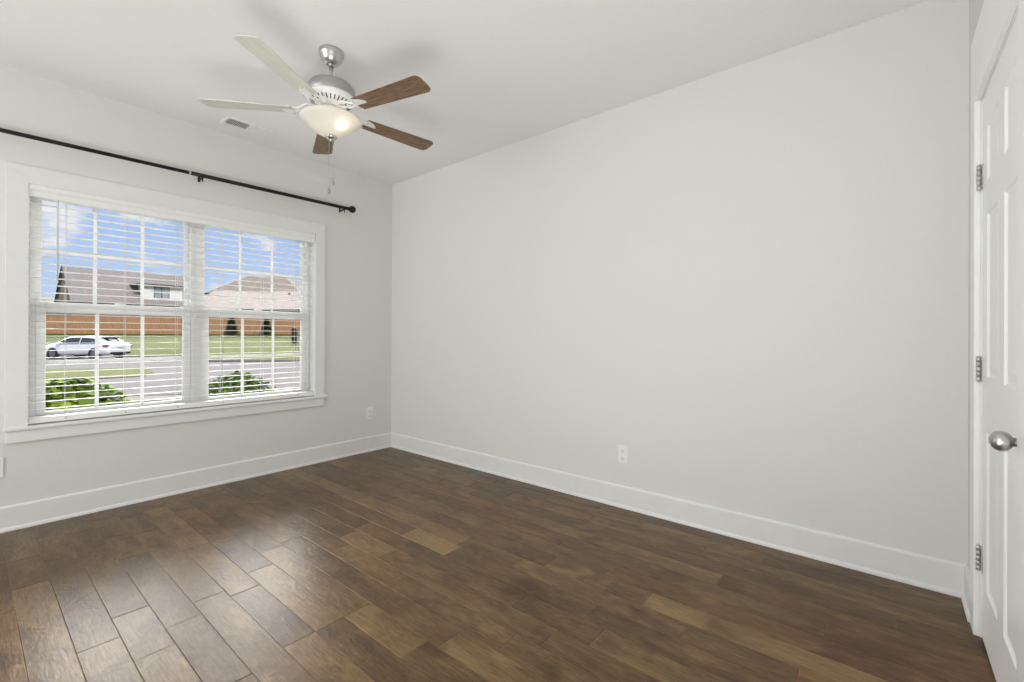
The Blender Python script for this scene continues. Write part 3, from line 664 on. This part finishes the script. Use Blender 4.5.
evergreen((14.1, 45.9, 1.05), 1.75, .62, 'dark cone evergreen by the fence, left of the two', 3)
evergreen((16.3, 43.2, 1.05), 1.75, .5, 'dark slim evergreen by the fence, right of the two', 4)
# dark post-mounted box on the lawn
mbx = tag(empty('mailbox', (14.9, 34.3, .32), -.6), 'small dark mailbox on a square column on the lawn, at the right window edge', 'mailbox')
MB().box(-.19, .19, -.19, .19, .1, 1.0, .02).build('post', M['black'], mbx)
MB().box(-.30, .30, -.3, .3, -.2, .12, .03).build('post_base', M['black'], mbx)
mb = MB(); pr = [(-.14, 0), (.14, 0), (.14, .18)] + [(.14 * math.cos(a), .18 + .14 * math.sin(a)) for a in [PI * i / 8 for i in range(1, 8)]] + [(-.14, .18)]
mb.poly([(x * 1.5, -.28, 1.0 + z * 1.3) for x, z in pr], .56, (0, 1, 0)); mb.build('letter_box', M['black'], mbx)

# leafy shrubs right under the window
def shrub(loc, rx, ry, h_, leafm, n, label, seed, ls=.05):
    rnd = random.Random(seed); e = tag(empty('leafy_shrub', loc), label, 'shrub', 'shrubs under the window')
    mb = MB()
    for i in range(n):
        a = rnd.random() * 2 * PI; cz = rnd.uniform(-.2, 1.0); rr = math.sqrt(max(0, 1 - max(cz, 0) ** 2)) * rnd.uniform(.5, 1.0)
        bump_ = 1 + .13 * math.sin(3 * a + seed) * math.cos(5 * a)
        c = Vector((rx * rr * math.cos(a) * bump_, ry * rr * math.sin(a) * bump_, h_ * (.45 + .55 * cz * rnd.uniform(.86, 1.04))))
        nrm = Vector((math.cos(a) * rr, math.sin(a) * rr, .35 + max(cz, 0))).normalized()
        d = (Vector((rnd.uniform(-1, 1), rnd.uniform(-1, 1), rnd.uniform(-.2, 1.2))) ); d = (d - nrm * d.dot(nrm) * .6).normalized(); sd = d.cross(nrm).normalized(); l_ = ls * rnd.uniform(.7, 1.25); w = l_ * .34
        q = [c - d * l_ * .5, c - d * l_ * .15 + sd * w, c + d * l_ * .25 + sd * w * .95, c + d * l_ * .55, c + d * l_ * .25 - sd * w * .95, c - d * l_ * .15 - sd * w]
        mid1, mid2 = q[0] - nrm * 0, q[3]
        v_ = [mb.bm.verts.new(p_ + nrm * (.006 if j in (1, 2, 4, 5) else 0)) for j, p_ in enumerate(q)]
        mb.bm.faces.new((v_[0], v_[1], v_[2], v_[3])); mb.bm.faces.new((v_[0], v_[3], v_[4], v_[5]))
    mb.build('foliage', leafm, e, recalc=False)
    st = MB()
    for i in range(14):
        a = rnd.random() * 2 * PI; r = rnd.uniform(.3, .85)
        st.tube([(.04 * math.cos(a), .04 * math.sin(a), 0), (rx * r * .5 * math.cos(a), ry * r * .5 * math.sin(a), h_ * .45), (rx * r * math.cos(a), ry * r * math.sin(a), h_ * .82)], [.01, .007, .003], 6)
    st.build('stems', M['stem'], e)
shrub((-2.28, 1.35, GZ + .03), .58, .42, 1.24, M['leaf'], 3600, 'bright green leafy shrub outside the left window half', 5, .078)
shrub((-.97, 1.45, GZ + .03), .58, .40, 1.2, M['leafd'], 4800, 'darker green leafy shrub outside the right window half', 9, .052)

# ------------------------------------------------------------------ white car
cx, cy = 2.919, 36.512; fx, fy = 1.003, 39.262
hd = math.atan2(fy - cy, fx - cx)
WBASE = 3.0
# near-side (left) wheels stand on these ground points; car axis lies to the car's right of them
dirv = Vector((math.cos(hd), math.sin(hd), 0)); rightv = Vector((dirv.y, -dirv.x, 0))
mid = Vector(((cx + fx) / 2, (cy + fy) / 2, GZ)) + rightv * .80
car = tag(empty('car', mid, hd), 'white estate-style car parked on the street, seen from behind its left side', 'car')
hw = .93
# stations: x, z_sill, z_belt, z_top, w_low, w_belt, w_top
ST = [(-2.50, .42, .70, .84, .66, .72, .66), (-2.42, .34, .86, .98, .82, .86, .74), (-2.25, .30, .92, 1.08, .90, .90, .70), (-1.95, .28, .95, 1.26, .93, .90, .66), (-1.55, .27, .95, 1.43, .93, .90, .64), (-.9, .26, .94, 1.50, .92, .90, .66), (-.2, .25, .93, 1.535, .92, .90, .67), (.45, .25, .92, 1.51, .92, .90, .66), (.95, .25, .92, 1.36, .92, .90, .65), (1.35, .26, .92, 1.15, .93, .90, .68), (1.65, .27, .92, .985, .93, .90, .76), (2.1, .29, .86, .93, .92, .86, .72), (2.4, .32, .76, .84, .84, .78, .62), (2.56, .38, .62, .70, .62, .60, .48)]
mb = MB(); rings = []
def section(st_):
    x, zs0, zb0, zt0, wl, wb0, wt = st_
    h = [(0, zs0), (wl * .86, zs0), (wl, zs0 + .10), (wl * 1.0, (zs0 + zb0) / 2 + .05), (wb0, zb0), (wt + (wb0 - wt) * .12, zt0 - .07 if zt0 - zb0 > .12 else zb0 + (zt0 - zb0) * .6), (wt * .86, zt0), (0, zt0 + .025)]
    return [(x, y, z) for y, z in h] + [(x, -y, z) for y, z in h[-2:0:-1]]
for st_ in ST: rings.append([mb.bm.verts.new(q) for q in section(st_)])
for a, b2 in zip(rings, rings[1:]):
    k = len(a)
    for i in range(k): f = mb.bm.faces.new((a[i], a[(i + 1) % k], b2[(i + 1) % k], b2[i])); f.smooth = True
mb.bm.faces.new(rings[0]); mb.bm.faces.new(rings[-1][::-1])
mb.build('body', M['carpaint'], car)
def interp(x):
    for a, b2 in zip(ST, ST[1:]):
        if a[0] <= x <= b2[0]:
            t_ = (x - a[0]) / (b2[0] - a[0]); return [p_ + (q - p_) * t_ for p_, q in zip(a, b2)]
def side_pt(x, t_, s, off=.012):
    _, zs0, zb0, zt0, wl, wb0, wt = interp(x); zt1 = zt0 - .07 if zt0 - zb0 > .12 else zb0 + (zt0 - zb0) * .6; wt1 = wt + (wb0 - wt) * .12
    return (x, s * (wb0 + (wt1 - wb0) * t_ + off), zb0 + (zt1 - zb0) * t_)
for s in (1, -1):
    for xs_ in ((-1.72, -1.3, -.9, -.42), (-.36, 0, .3, .62, .95, 1.18)):
        mb = MB(); lo = [mb.bm.verts.new(side_pt(x, .1, s)) for x in xs_]
        hi = [mb.bm.verts.new(side_pt(x, .93 if abs(x) < 1.5 else .75, s)) for x in xs_]
        for i in range(len(xs_) - 1): mb.bm.faces.new((lo[i], lo[i + 1], hi[i + 1], hi[i]))
        mb.build('side_window', M['carglass'], car)['label'] = 'dark side window'
    mb = MB().tube([(1.05, s * .92, .98), (1.0, s * 1.02, 1.0)], .02, 8).box(.88, 1.05, s * 1.05 - .09, s * 1.05 + .09, .95, 1.08, .03); mb.build('door_mirror', M['carpaint'], car)
def top_q(x, w): 
    q = interp(x); return [(x - .012, -w * q[6] * .84, q[3] + .012), (x - .012, w * q[6] * .84, q[3] + .012)]
mb = MB(); rw = [top_q(x, .98) for x in (-2.22, -2.05, -1.85, -1.66)]
vv = [[mb.bm.verts.new(q) for q in r] for r in rw]
for a, b2 in zip(vv, vv[1:]): mb.bm.faces.new((a[0], a[1], b2[1], b2[0]))
mb.build('rear_window', M['carglass'], car)['label'] = 'dark rear window'
mb = MB(); rw = [top_q(x, .98) for x in (.62, .95, 1.3, 1.52)]
vv = [[mb.bm.verts.new((q[0] + .024, q[1], q[2])) for q in r] for r in rw]
for a, b2 in zip(vv, vv[1:]): mb.bm.faces.new((a[0], a[1], b2[1], b2[0]))
mb.build('windscreen', M['carglass'], car)['label'] = 'dark windscreen'
MB().box(-1.98, -1.55, -.62, .62, 1.43, 1.475, .015).build('roof_spoiler', M['carglass'], car)['label'] = 'black roof spoiler'
for s in (1, -1):
    mb = MB().box(-2.44, -2.12, s * .80 - .14, s * .80 + .14, .80, .93, .03); mb.build('tail_lamp', M['tail'], car)['label'] = 'red tail lamp'
MB().box(-2.53, -2.48, -.26, .26, .70, .82, .01).build('number_plate', M['plate'], car)['label'] = 'grey blank number plate'
MB().box(-2.55, -2.30, -.70, .70, .33, .46, .04).build('bumper_lower', M['tyre'], car)['label'] = 'black lower bumper'
for xw in (-1.5, 1.5):
    for s in (1, -1):
        wmx = Matrix.Translation((xw, s * .80, .34)) @ Matrix.Rotation(-s * PI / 2, 4, 'X')
        MB().lathe([(0, .10), (.40, .10), (.40, .138), (0, .138)], wmx, 28).build('wheel_arch', M['tyre'], car)['label'] = 'black wheel arch'
        w_ = MB().lathe([(.21, -.11), (.32, -.11), (.34, -.08), (.34, .12), (.32, .15), (.22, .155), (.21, .13)], wmx, 28).build('wheel', M['tyre'], car); w_['label'] = 'black tyre'
        r_ = MB().lathe([(0, .145), (.05, .15), (.06, .142), (.06, .13), (0, .13)], wmx, 16)
        for k in range(5):
            r_.box(.04, .22, -.035, .035, .13, .15, .004, wmx @ Matrix.Rotation(2 * PI * k / 5, 4, 'Z'))
        r_.lathe([(.20, .13), (.225, .13), (.225, .158), (.20, .158)], wmx, 28)
        r_.build('rim', M['rim'], w_)['label'] = 'silver spoked rim'
